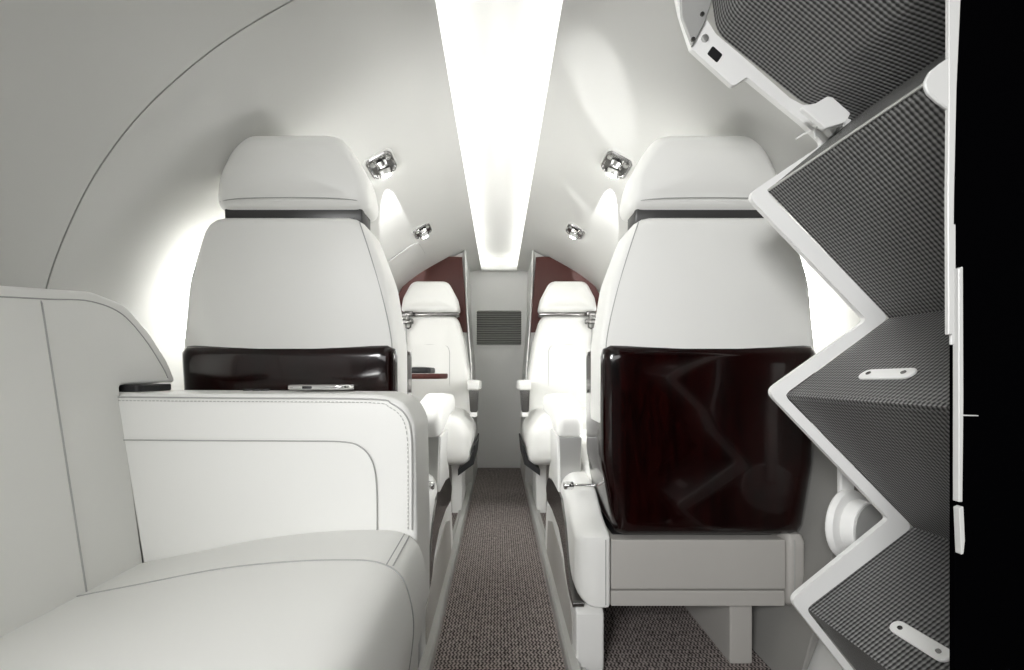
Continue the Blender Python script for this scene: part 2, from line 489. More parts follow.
# ------------------------------------------------------------------ club seats
def seam_path(pts3): return [Vector(p) for p in pts3]
def mir(pts, sg, cx=0): return [(cx + sg * a, b) for a, b in pts]
CXN = .457
def near_seat(sg):
    side = 'left' if sg < 0 else 'right'
    cx = sg * CXN; Y0 = 1.0
    lab = ('white leather aft-facing club seat behind the side sofa arm, burgundy back shell' if sg < 0
           else 'white leather club seat with large glossy burgundy back shell beside the zigzag stairs')
    t = thing('club_seat', lab, 'seat', (cx, Y0 + .25, -.654), 'front pair of club seats')
    def O(pts): return [(cx + sg * a, b) for a, b in pts]      # +a = towards the wall
    def rot(v, k=.075, z0=-.1):                                # slight recline towards the eye
        return Vector((v.x, v.y - max(0, (v.z - z0)) * k, v.z))
    # backrest
    bo = round_poly(O([(-.234, -.12), (.234, -.12), (.236, .06), (.216, .20), (.167, .335), (-.167, .335), (-.216, .20), (-.236, .06)]), [.01, .01, .05, .2, .055, .055, .2, .05])
    bm = NB(); pillow(bm, bo, 'xz', Y0 + .012, Y0 + .155, .018, .04, .012, .02, 96, warp=rot)
    # piping on the rear face near the aisle-side rim, and a fainter one on the other side
    for a_s in (-1,):
        pts = []
        for q in range(25):
            z = .05 + (.322 - .05) * q / 24
            hw = .236 + (.167 - .236) * max(0, (z - .06) / .275) ** 1.35
            pts.append(rot(Vector((cx + sg * a_s * (hw - .012), Y0 + .0128, z))))
        tube(bm, pts, .0012, 6, mi=1)
    br = link_mesh('backrest', bm, [LEA, SEAM], t)
    # headrest
    ho = round_poly(O([(-.184, .347), (.157, .347), (.146, .42), (.100, .510), (-.124, .510), (-.173, .42)]), [.03, .03, .10, .06, .06, .10])
    bm = NB(); pillow(bm, ho, 'xz', Y0 + .012, Y0 + .135, .03, .045, .012, .012, 96, warp=rot)
    pts = [rot(Vector((cx + a - sg * .013, Y0 + .0075 + .018 * (abs(a) / .16) ** 6, .371 - .004 * (abs(a) / .16) ** 2))) for a in [(-.155 + .31 * k / 30) for k in range(31)]]
    tube(bm, pts, .0009, 6, mi=1)
    hr = link_mesh('headrest', bm, [LEA, SEAM], t)
    bm = NB(); box(bm, (cx - .150 - sg * .013, Y0 + .026, .322), (cx + .150 - sg * .013, Y0 + .09, .366), .006)
    for v in bm.verts: v.co = rot(v.co)
    link_mesh('headrest_gap_trim', bm, GAPL, t)
    # burgundy shell wrapping the lower back
    so = round_poly(O([(-.205, -.356), (.205, -.356), (.231, -.20), (.234, .062), (-.234, .062), (-.231, -.20)]), [.03, .03, .1, .022, .022, .1])
    bm = NB(); pillow(bm, so, 'xz', Y0 - .006, Y0 + .19, .027, .004, .004, 0, 96, warp=lambda v: rot(v))
    sh = link_mesh('back_shell', bm, WOOD, t)
    # seat cushion (faces away from the eye)
    co = round_poly([(Y0 + .17, -.36), (Y0 + .62, -.36), (Y0 + .64, -.27), (Y0 + .60, -.19), (Y0 + .17, -.21)], [.02, .06, .06, .06, .02])
    bm = NB(); pillow(bm, co, 'yz', cx - .215, cx + .215, .035, .035, .012, .012, 80)
    link_mesh('seat_cushion', bm, LEA, t)
    # base box: rear grey panel, white upholstered flanks
    e0, e1 = sorted((cx - sg * .214, cx + sg * .166))
    bm = NB(); box(bm, (e0, Y0 - .002, -.470), (e1, Y0 + .10, -.362), .004)
    box(bm, (e0, Y0 + .0, -.508), (e1, Y0 + .10, -.4735), .004)
    bp = link_mesh('rear_skirt', bm, GREYP, t, wn=True)
    bm = NB(); xa, xb = cx + sg * .168, cx + sg * .206
    yo = round_poly([(Y0 - .008, -.508), (Y0 - .008, -.352), (Y0 + .20, -.335), (Y0 + .60, -.34), (Y0 + .60, -.508)], [.012, .012, .05, .05, .03])
    pillow(bm, yo, 'yz', min(xa, xb), max(xa, xb), .010, .010, .003, .003, 80)
    tube(bm, [(cx + sg * .180, Y0 - .009, z) for z in (-.36, -.43, -.50)], .0011, 6, mi=1)
    link_mesh('side_skirt', bm, [GREYP, SEAM], t)
    bm = NB(); xa, xb = cx - sg * .216, cx - sg * .288
    yo = round_poly([(Y0 - .008, -.512), (Y0 - .008, -.352), (Y0 + .07, -.33), (Y0 + .14, -.285), (Y0 + .26, -.27), (Y0 + .58, -.275), (Y0 + .62, -.35), (Y0 + .55, -.42), (Y0 + .30, -.43), (Y0 + .15, -.46), (Y0 + .07, -.512)], [.012, .014, .04, .05, .05, .04, .04, .05, .05, .04, .03])
    r_in, r_out = .008, .045
    pillow(bm, yo, 'yz', xb, xa, r_out, r_in, .002, .0, 110)
    tube(bm, [(cx - sg * .227, Y0 - .0088, z) for z in (-.36, -.43, -.50)], .0011, 6, mi=1)
    link_mesh('side_skirt', bm, [LEA, SEAM], t)
    bm = NB(); box(bm, (e0 + .01, Y0 + .03, -.52), (e1 - .01, Y0 + .58, -.36), .004)
    link_mesh('seat_frame', bm, DARK, t, smooth=False)
    # pedestal: aisle-side fairing and wall-side leg
    fo = round_poly([(Y0 + .0, -.6535), (Y0 + .0, -.516), (Y0 + .06, -.513), (Y0 + .12, -.49), (Y0 + .20, -.445), (Y0 + .45, -.425), (Y0 + .62, -.44), (Y0 + .70, -.6535)], [.004, .015, .04, .05, .06, .06, .06, .01])
    bm = NB(); xa, xb = cx - sg * .289, cx - sg * .228
    pillow(bm, fo, 'yz', min(xa, xb), max(xa, xb), .006, .006, 0, 0, 90)
    link_mesh('pedestal_fairing', bm, PLAST, t)
    bm = NB(); fo2 = round_poly([(Y0 + .05, -.63), (Y0 + .05, -.55), (Y0 + .20, -.485), (Y0 + .44, -.465), (Y0 + .56, -.50), (Y0 + .60, -.63)], .02)
    prism(bm, fo2, 'yz', min(cx - sg * .289, cx - sg * .2915), max(cx - sg * .289, cx - sg * .2915), .001, 1)
    link_mesh('fairing_panel', bm, GREYP, t, wn=True)
    bm = NB()
    up = [(Y0 + .012, -.504), (Y0 + .05, -.494), (Y0 + .09, -.455), (Y0 + .14, -.375), (Y0 + .21, -.33), (Y0 + .34, -.318), (Y0 + .52, -.345), (Y0 + .60, -.40)]
    dn = [(Y0 + .55, -.432), (Y0 + .42, -.42), (Y0 + .26, -.425), (Y0 + .17, -.455), (Y0 + .11, -.502), (Y0 + .05, -.518), (Y0 + .012, -.518)]
    prism(bm, round_poly(up + dn, .015, 3), 'yz', min(cx - sg * .294, cx - sg * .27), max(cx - sg * .294, cx - sg * .27), .0, 1)
    link_mesh('dark_trim_band', bm, DCHROME, t, angle=30)
    bm = NB(); lx = cx + sg * .086
    box(bm, (lx - .026, Y0 + .03, -.6535), (lx + .026, Y0 + .40, -.515), .006)
    link_mesh('leg', bm, GREYP, t, wn=True)
    # aisle armrest: pad, metal post, recline lever
    ax = cx - sg * .262
    po = round_poly([(Y0 + .255, -.178), (Y0 + .245, -.125), (Y0 + .30, -.082), (Y0 + .42, -.062), (Y0 + .66, -.075), (Y0 + .70, -.10), (Y0 + .66, -.135), (Y0 + .42, -.145), (Y0 + .33, -.178)], [.02, .03, .04, .1, .03, .02, .03, .1, .03])
    bm = NB(); pillow(bm, po, 'yz', ax - .036, ax + .036, .020, .020, .004, .004, 80)
    ar = link_mesh('armrest', bm, LEA, t)
    bm = NB(); qo = round_poly([(ax - .030, -.176), (ax + .032, -.176), (ax + .030, -.325), (ax - .026, -.325)], [.004, .004, .022, .022])
    prism(bm, qo, 'xz', Y0 + .262, Y0 + .34, .006, 2)
    po_ = link_mesh('armrest_post', bm, METAL, t, wn=True)
    bm = NB(); qo = round_poly([(ax - .037, -.172), (ax - .030, -.172), (ax - .026, -.325), (ax - .034, -.325)], .003) if sg > 0 else round_poly([(ax + .037, -.172), (ax + .030, -.172), (ax + .026, -.325), (ax + .034, -.325)], .003)
    prism(bm, qo, 'xz', Y0 + .255, Y0 + .42, .002, 1)
    link_mesh('post_cover', bm, PLAST, t, wn=True)
    bm = NB(); cyl(bm, (ax + sg * .030, Y0 + .30, -.29), (ax + sg * .055, Y0 + .30, -.29), .020, n=20, bev=.003)
    link_mesh('pivot_cap', bm, CHROME, t)
    bm = NB(); cyl(bm, (ax - sg * .036, Y0 + .13, -.276), (ax - sg * .012, Y0 + .13, -.276), .010, n=16, bev=.003); cyl(bm, (ax - sg * .012, Y0 + .13, -.276), (ax + sg * .04, Y0 + .13, -.276), .004, n=10)
    link_mesh('recline_knob', bm, CHROME, t)
    return t
near_seat(-1); near_seat(1)

KF = .91
def fl_(nm, bm, mats, t, **k):             # the rear seats sit a little nearer and are a little smaller than first measured
    for v in bm.verts:
        fl = v.co.z < -.645
        v.co = v.co * KF
        v.co.z -= .012
        if fl: v.co.z = -.6535
    return link_mesh(nm, bm, mats, t, **k)
def far_seat(sg):
    side = 'left' if sg < 0 else 'right'
    Yb = 2.72; cx = sg * .395
    lab = 'white leather rear club seat facing forward on the %s of the aisle, burgundy panel behind' % side
    t = thing('rear_club_seat', lab, 'seat', (cx * KF, (Yb - .25) * KF, -.654), 'rear pair of club seats')
    def O(pts): return [(cx + sg * a, b) for a, b in pts]
    bo = round_poly(O([(-.235, -.30), (.235, -.30), (.225, .0), (.205, .20), (.165, .345), (-.150, .345), (-.195, .20), (-.228, .0)]), [.05, .05, .1, .1, .05, .05, .1, .1])
    bm = NB(); pillow(bm, bo, 'xz', Yb - .10, Yb + .07, .035, .03, .018, .01, 90)
    po = round_poly(O([(-.115, -.26), (.10, -.26), (.10, .175), (-.115, .175)]), [.02, .02, .05, .05])
    tube(bm, [(a, Yb - .1165 + .012 * (abs(a - cx) / .2) ** 2 + .014 * ((b - .02) / .3) ** 2, b) for a, b in resample(po, 80)], .0016, 6, closed=True, mi=1)
    fl_('backrest', bm, [LEA, SEAM], t)
    ho = round_poly(O([(-.172, .358), (.165, .358), (.150, .44), (.10, .535), (-.105, .535), (-.155, .44)]), [.025, .025, .08, .055, .055, .08])
    bm = NB(); pillow(bm, ho, 'xz', Yb - .125, Yb + .03, .03, .03, .016, .01, 90)
    fl_('headrest', bm, LEA, t)
    bm = NB(); box(bm, (cx - .165, Yb - .105, .338), (cx + .165, Yb + .02, .360), .004)
    fl_('headrest_gap_trim', bm, DCHROME, t)
    # cushion with its rounded front
    co = round_poly(O([(-.268, -.43), (.22, -.43), (.24, -.30), (.22, -.19), (-.20, -.185), (-.262, -.27)]), [.05, .03, .05, .04, .07, .09])
    bm = NB(); pillow(bm, co, 'xz', Yb - .56, Yb - .06, .06, .02, .012, 0, 90)
    fl_('seat_cushion', bm, LEA, t)
    bm = NB(); bo3 = [(cx - sg * .20, -.445), (cx - sg * .255, -.40), (cx - sg * .275, -.33), (cx - sg * .283, -.33), (cx - sg * .275, -.42), (cx - sg * .20, -.475)]
    prism(bm, bo3, 'xz', Yb - .54, Yb - .10, .002, 1)
    fl_('dark_trim_band', bm, DARK, t)
    bm = NB(); xa, xb = cx - sg * .150, cx - sg * .206
    box(bm, (min(xa, xb), Yb - .36, -.6535), (max(xa, xb), Yb - .12, -.435), .010)
    fl_('pedestal_fairing', bm, PLAST, t, wn=True)
    bm = NB(); box(bm, (cx - .145, Yb - .30, -.6535), (cx + .20, Yb - .08, -.44), .01) if sg > 0 else box(bm, (cx - .20, Yb - .30, -.6535), (cx + .145, Yb - .08, -.44), .01)
    fl_('seat_frame', bm, GREYP, t, wn=True)
    # aisle-side fold-down armrest
    ax = cx - sg * .262
    po = round_poly([(Yb - .36, -.075), (Yb - .37, -.035), (Yb - .34, -.022), (Yb - .06, -.03), (Yb - .06, -.08)], [.01, .01, .015, .01, .01])
    bm = NB(); pillow(bm, po, 'yz', ax - .032, ax + .032, .010, .010, 0, 0, 60)
    fl_('armrest', bm, LEA, t)
    bm = NB(); qo = round_poly([(ax - .024, -.076), (ax + .026, -.076), (ax + .022, -.19), (ax - .016, -.19)], [.002, .002, .012, .012])
    prism(bm, qo, 'xz', Yb - .345, Yb - .28, .004, 2)
    fl_('armrest_post', bm, DCHROME, t, wn=True)
    bm = NB(); box(bm, (ax - .017, Yb - .34, -.215), (ax + .019, Yb - .24, -.186), .006)
    fl_('post_foot', bm, PLAST, t, wn=True)
    # shoulder belt: anchor fitting, buckle, strap
    bx = cx + sg * .118
    b_ = bm = NB(); box(bm, (bx - .020, Yb - .138, .333), (bx + .028, Yb - .104, .362), .005)
    box(bm, (bx - .030, Yb - .145, .288), (bx + .032, Yb - .118, .318), .007)
    cyl(bm, (bx, Yb - .131, .315), (bx, Yb - .131, .337), .009, n=12)
    tube(bm, [(bx - .012, Yb - .135, .288), (bx - .010, Yb - .136, .27), (bx + .004, Yb - .136, .263), (bx + .016, Yb - .136, .27), (bx + .018, Yb - .135, .288)], .005, 8)
    fl_('belt_fitting', bm, DCHROME, t)
    bm = NB()
    L_ = [(bx + sg * .012, .288), (bx + sg * .008, .18), (bx + sg * .02, .05), (bx + sg * .05, -.05)]
    tp = bmesh.new(); prev = None
    for x, z in L_:
        yy = Yb - .122 - .004 + (.010 if z < .1 else 0)
        q = [tp.verts.new((x - .0045, yy, z)), tp.verts.new((x + .0045, yy, z)), tp.verts.new((x + .0045, yy + .003, z)), tp.verts.new((x - .0045, yy + .003, z))]
        if prev:
            for k in range(4): tp.faces.new((prev[k], prev[(k + 1) % 4], q[(k + 1) % 4], q[k]))
        prev = q
    merge(bm, tp); fl_('belt_strap', bm, GRAYP2, t)
    return t
far_seat(-1); far_seat(1)

# side ledge table by the rear left seat, with things on it
tx0 = P(392, 373, 2.05)[0]; tx1 = P(448, 373, 2.05)[0]; tz = P(430, 373.5, 2.05)[1]
ft = thing('folding_table', 'small burgundy folding table leaf in front of the rear left seat', 'table', ((tx0 + tx1) / 2 - .1, 2.05, tz - .02))
bm = NB(); pillow(bm, round_poly([(-.70, 1.98), (tx1 - .03, 1.98), (tx1, 2.05), (tx1 - .03, 2.25), (-.70, 2.25)], [.005, .03, .04, .03, .005]), 'xy', tz - .024, tz, .010, .004, 0, 0, 60)
link_mesh('table_leaf', bm, VENEER, ft)
bm = NB(); box(bm, (-.74, 1.99, tz - .05), (-.69, 2.24, tz + .006), .006)
link_mesh('wall_bracket', bm, PLAST, ft, wn=True)
bm = NB(); ox0 = P(404, 370, 2.08)[0]; ox1 = P(432, 370, 2.08)[0]
pillow(bm, round_poly([(ox0, 2.02), (ox1, 2.02), (ox1, 2.20), (ox0, 2.20)], .02), 'xy', tz + .0015, tz + .027, .005, .008, 0, .003, 60)
tag(link_mesh('dark_case', bm, BLACKP), 'flat dark case lying on the small burgundy table', 'case')

# ------------------------------------------------------------------ side-facing sofa seat, front left
ss_ = thing('side_sofa', 'white leather side-facing seat with broad arm, front left of the cabin', 'sofa', (-.38, .45, -.654))
def lean(v):       # backrest face leans outboard with height
    q = Vector((v.x - (v.z + .305) * .155 * max(0, min(1, (v.x + .76) / .15)), v.y, v.z))
    if q.x < -.68: q.x = -(prof_at(s_at_z(q.z))[0].x - .016) + (v.x + .748) * .5
    return q
bo = round_poly([(.02, -.34), (.02, .092), (.60, .114), (.735, .130), (.800, .118), (.846, .072), (.880, .020), (.893, -.018), (.760, -.020), (.752, -.34)], [.01, .01, .2, .06, .06, .06, .06, .008, .008, .01])
bm = NB(); prism(bm, bo, 'yz', -.748, -.582, .016, 4)
for v in bm.verts: v.co = lean(v.co)
link_mesh('backrest', bm, LEA, ss_, wn=True)
bm = NB()
pts = [lean(Vector((-.5818, .648, z))) for z in [-.31 + .408 * k / 24 for k in range(25)]] + [lean(Vector((-.586, .648, .110))), lean(Vector((-.594, .648, .117))), lean(Vector((-.65, .648, .1195)))]
tube(bm, pts, .0013, 6)
yo = [tuple(v) for v in catmull([(.58, .097), (.66, .106), (.728, .1135), (.786, .101), (.830, .060), (.862, .012), (.872, -.010)], 6)]
tube(bm, [lean(Vector((-.5818, y, z))) for y, z in yo], .0011, 6)
link_mesh('backrest_seams', bm, SEAM, ss_)
bm = NB(); prism(bm, round_poly([(-.735, .768), (-.600, .768), (-.600, .848), (-.735, .848)], .01), 'xy', -.0318, -.0195, .002, 1)
link_mesh('gap_gasket', bm, DARK, ss_, wn=True)  # added dark slab standing in for shade in the gap under the wing
# arm
ao = PL([(113, 393), (380, 394.5), (404, 402), (415, 424), (417, 540), (417, 640), (150, 640), (140, 560)], .75)
ao = round_poly(ao, [.012, .05, .03, .05, .01, .01, .01, .1])
bm = NB(); pillow(bm, ao, 'xz', .752, .905, .008, .02, .003, .003, 120)
link_mesh('arm', bm, LEA, ss_)
bm = NB()
e = .0018
tube(bm, [(x, .7478, z) for x, z in catmull(PL([(124, 440), (200, 440.5), (300, 441), (345, 442), (362, 448), (372, 461), (376, 480), (377, 505), (377, 535)], .748), 6)], .0011, 6)
rim = [tuple(v) for v in catmull(PL([(118, 397), (240, 398), (370, 399), (392, 404), (406, 416), (411, 434), (412, 470), (412, 530)], .749), 6)]
tube(bm, [(x, .7490, z) for x, z in rim], .0013, 6)
rim2 = [tuple(v) for v in catmull(PL([(118, 400.5), (240, 401.5), (368, 402.5), (389, 407), (402, 418), (407, 436), (408, 470), (408, 530)], .749), 4)]
for i in range(len(rim2) - 1):     # dashed top-stitching
    a, b = Vector(rim2[i]), Vector(rim2[i + 1]); L = (b - a).length; k = max(1, int(L / .006))
    for q in range(k):
        u, v = a.lerp(b, (q + .15) / k), a.lerp(b, (q + .75) / k)
        tube(bm, [(u.x, .7484, u.y), (v.x, .7484, v.y)], .0006, 4)
link_mesh('arm_seams', bm, SEAM, ss_)
# cushion
def cush_z(x):   # crowned seat profile
    return None
cp = [(-.60, -.312), (-.50, -.292), (-.38, -.268), (-.28, -.257), (-.20, -.254), (-.160, -.258), (-.134, -.274), (-.121, -.305), (-.116, -.345), (-.122, -.40), (-.134, -.45), (-.150, -.472), (-.60, -.472)]
cs = catmull([(a, b) for a, b in cp[:12]], 6)
co = [(v.x, v.y) for v in cs] + [(-.60, -.472)]
bm = NB(); prism(bm, co, 'xz', .03, .750, .006, 3)
top = [v for v in cs]
def on(path, Y, lift=.0004):
    return [(v.x + (.0004 if v.x > -.15 else 0), Y, v.y + lift) for v in path]
link_mesh('seat_cushion', bm, LEA, ss_, wn=True)
bm = NB()
tube(bm, [(v.x + .0002, .634 - .012 * max(0, min(1, (v.x + .55) / .4)), v.y + .0002) for v in cs if v.y > -.46], .0013, 6)
ed = [v for v in cs if -.150 < v.x and v.y > -.29][1]
tube(bm, [(ed.x, y, ed.y + .0003) for y in (.63, .68, .745)], .0012, 6)
tube(bm, [(ed.x - .008, y, ed.y + .0035) for y in (.625, .68, .745)], .0010, 6)
link_mesh('cushion_seams', bm, SEAM, ss_)
bm = NB(); box(bm, (-.585, .03, -.6535), (-.172, .90, -.474), .004)
link_mesh('base', bm, DARK, ss_, smooth=False)
bm = NB(); box(bm, (-.1715, .06, -.6535), (-.158, .90, -.50), .003)
link_mesh('base_fascia', bm, PLAST, ss_, wn=True)

# things on top of the sofa arm
zt_ = P(300, 390.2, .82)[1] + .0016
bm = NB(); x0 = P(292, 388, .84)[0]; x1 = P(352, 388, .84)[0]
pillow(bm, round_poly([(x0, .815), (x1, .815), (x1, .872), (x0, .872)], [.012, .02, .02, .012]), 'xy', zt_ - .001, zt_ + .008, .003, .003, 0, .001, 60)
ht = thing('latch_handle', 'small polished metal latch plate lying on top of the sofa arm', 'latch', ((x0 + x1) / 2, .84, zt_))
link_mesh('plate', bm, CHROME, ht)
bm = NB(); box(bm, (x0 + .030, .812, zt_ + .0012), (x0 + .046, .822, zt_ + .0058), .001)
link_mesh('catch', bm, BLACKP, ht)
for k, px in enumerate((254, 263, 271)):
    bm = NB(); xx = P(px, 388, .80)[0]
    box(bm, (xx - .0055, .775, zt_ - .001), (xx + .0055, .786, zt_ + .0018), .0006)
    tag(link_mesh('slot_insert', bm, DARK), 'tiny dark slot in the sofa arm top, %s of three left of the latch' % ('leftmost', 'middle', 'rightmost')[k], 'slot', 'slots in the sofa arm top')

# ------------------------------------------------------------------ ceiling fittings
def light_unit(px, py, label):
    sg = -1 if px < VX else 1
    dx, dz = px - VX, VY - py
    s, R = s_dir(dx, dz); Y = R * F / math.hypot(dx, dz)
    ctr = S(s, Y, 0, sg); p, d, _ = prof_at(s); nn = inward(d)
    N_ = Vector((nn.x * sg, 0, nn.y)); T = Vector((d.x * sg, 0, d.y)); U = Vector((0, 1, 0))
    M = Matrix((( T.x, U.x, N_.x, ctr.x), (T.y, U.y, N_.y, ctr.y), (T.z, U.z, N_.z, ctr.z), (0, 0, 0, 1)))
    t = thing('reading_light', label, 'light', tuple(ctr), 'ceiling reading lights')
    a, b = .041, .060
    oc = round_poly([(-a * .74, -b), (a * .74, -b), (a, -b * .68), (a, b * .68), (a * .74, b), (-a * .74, b), (-a, b * .68), (-a, -b * .68)], .012)
    def ringmesh(prof, mt, nm):
        bm = NB(); R_ = [[bm.verts.new(M @ Vector((x * k, y * k, h))) for x, y in oc] for k, h in prof]
        m = len(oc)
        for i in range(len(R_) - 1):
            for q in range(m): bm.faces.new((R_[i][q], R_[i][(q + 1) % m], R_[i + 1][(q + 1) % m], R_[i + 1][q]))
        bm.faces.new(R_[-1])
        return link_mesh(nm, bm, mt, t)
    ringmesh([(1.12, .0), (1.10, .003), (1.02, .004), (1.0, .003), (.99, .002)], SHELL, 'surround')
    ringmesh([(1.0, .002), (.97, .008), (.90, .009), (.82, .004), (.6, .003)], LBEZ, 'bezel')
    bm = NB(); cyl(bm, M @ Vector((-.004, -.012, .003)), M @ Vector((-.004, -.010, .016)), .017, .013, 20, .002)
    link_mesh('air_nozzle', bm, CHROME, t)
    for bx_ in (.024, -.028):
        bm = NB(); cyl(bm, M @ Vector((bx_, -.030, .003)), M @ Vector((bx_, -.030, .012)), .007, n=14, bev=.001)
        link_mesh('button', bm, METAL, t)
    # the swivelling lamp at the aft edge
    bm = NB(); cyl(bm, M @ Vector((.0, .030, .003)), M @ Vector((.002, .036, .018)), .019, .016, 20, .002)
    link_mesh('lamp_housing', bm, METAL, t)
    bm = NB(); cyl(bm, M @ Vector((.002, .036, .0182)), M @ Vector((.0022, .0372, .0225)), .0145, .012, 20)
    link_mesh('bulb', bm, BULB, t)
    return M
LBEZ = mat('lamp_bezel', (.33, .325, .32), .2, .9)
LAMPS = []
for px, py, lb in ((383, 163, 'rectangular chrome reading light on the left ceiling, nearest the viewer'), (615, 163, 'rectangular chrome reading light on the right ceiling, nearest the viewer'),
                   (421, 231, 'smaller distant reading light on the left ceiling above the rear seat'), (576, 231, 'smaller distant reading light on the right ceiling above the rear seat')):
    LAMPS.append((light_unit(px, py, lb), -1 if px < VX else 1))
# oxygen-mask hatch on the left ceiling
s0, R0 = s_dir(-80, 129)
bm = NB(); Yh = 2.245
ho = round_poly([(s0, Yh - .125), (s0 + .25, Yh - .125), (s0 + .25, Yh + .125), (s0, Yh + .125)], .05)
A = [bm.verts.new(S(a, y, .0035, -1)) for a, y in ho]; B = [bm.verts.new(S(a, y, .0002, -1)) for a, y in ho]
m_ = len(ho)
cen = bm.verts.new(S(s0 + .12, Yh, .0035, -1))
C_ = [bm.verts.new(S(s0 + .12 + (a - s0 - .12) * .5, Yh + (y - Yh) * .5, .0035, -1)) for a, y in ho]
for k in range(m_):
    j = (k + 1) % m_
    bm.faces.new((A[k], A[j], B[j], B[k])); bm.faces.new((A[k], A[j], C_[j], C_[k])); bm.faces.new((C_[k], C_[j], cen))
tube(bm, [S(a, y, .002, -1) for a, y in ho], .0016, 6, closed=True, mi=1)
tag(link_mesh('mask_hatch', bm, [SHELL, SEAM]), 'flush rounded hatch cover on the left ceiling above the rear seat', 'hatch')

# ------------------------------------------------------------------ folded airstair on the right
YF = .75
st = thing('folded_airstair', 'folded zigzag airstair with white edge and dark woven treads on the right', 'stairs', (P(850, 0, YF)[0], .57, -.654))
sp = [(664, -60), (680, 14), (691, 48), (733, 86), (747, 77), (781, 105), (802, 122), (824, 143), (747, 195), (867, 320), (767, 391), (889, 519), (790, 600), (862, 692), (880, 790),
      (960, 790), (905, 735), (806, 609), (913, 527), (784, 395), (889, 318), (766, 191), (851, 124), (851, 112), (834, 97), (827, 96), (815, 104), (803, 105), (790, 98), (747, 60), (716, 34), (706, 18), (700, -60)]
rd = [0, .03, .006, .006, .006, .01, .01, .008, .016, .008, .016, .006, .018, .03, 0, 0, .02, .01, .012, .01, .012, .008, .004, .004, .006, .004, .02, .01, .02, .1, .02, .02, 0]
so = round_poly(PL(sp, YF), rd, 5)
bm = NB(); prism(bm, so, 'xz', YF, YF + .009, .0)
link_mesh('stringer', bm, STR, st, angle=30)
pp = [(702, -75), (717, 32), (802, 101), (852, 120), (768, 190), (890, 318), (786, 395), (914, 527), (808, 609), (920, 750)]
pq = PL(pp, YF)
fl = [(.04, .02)]
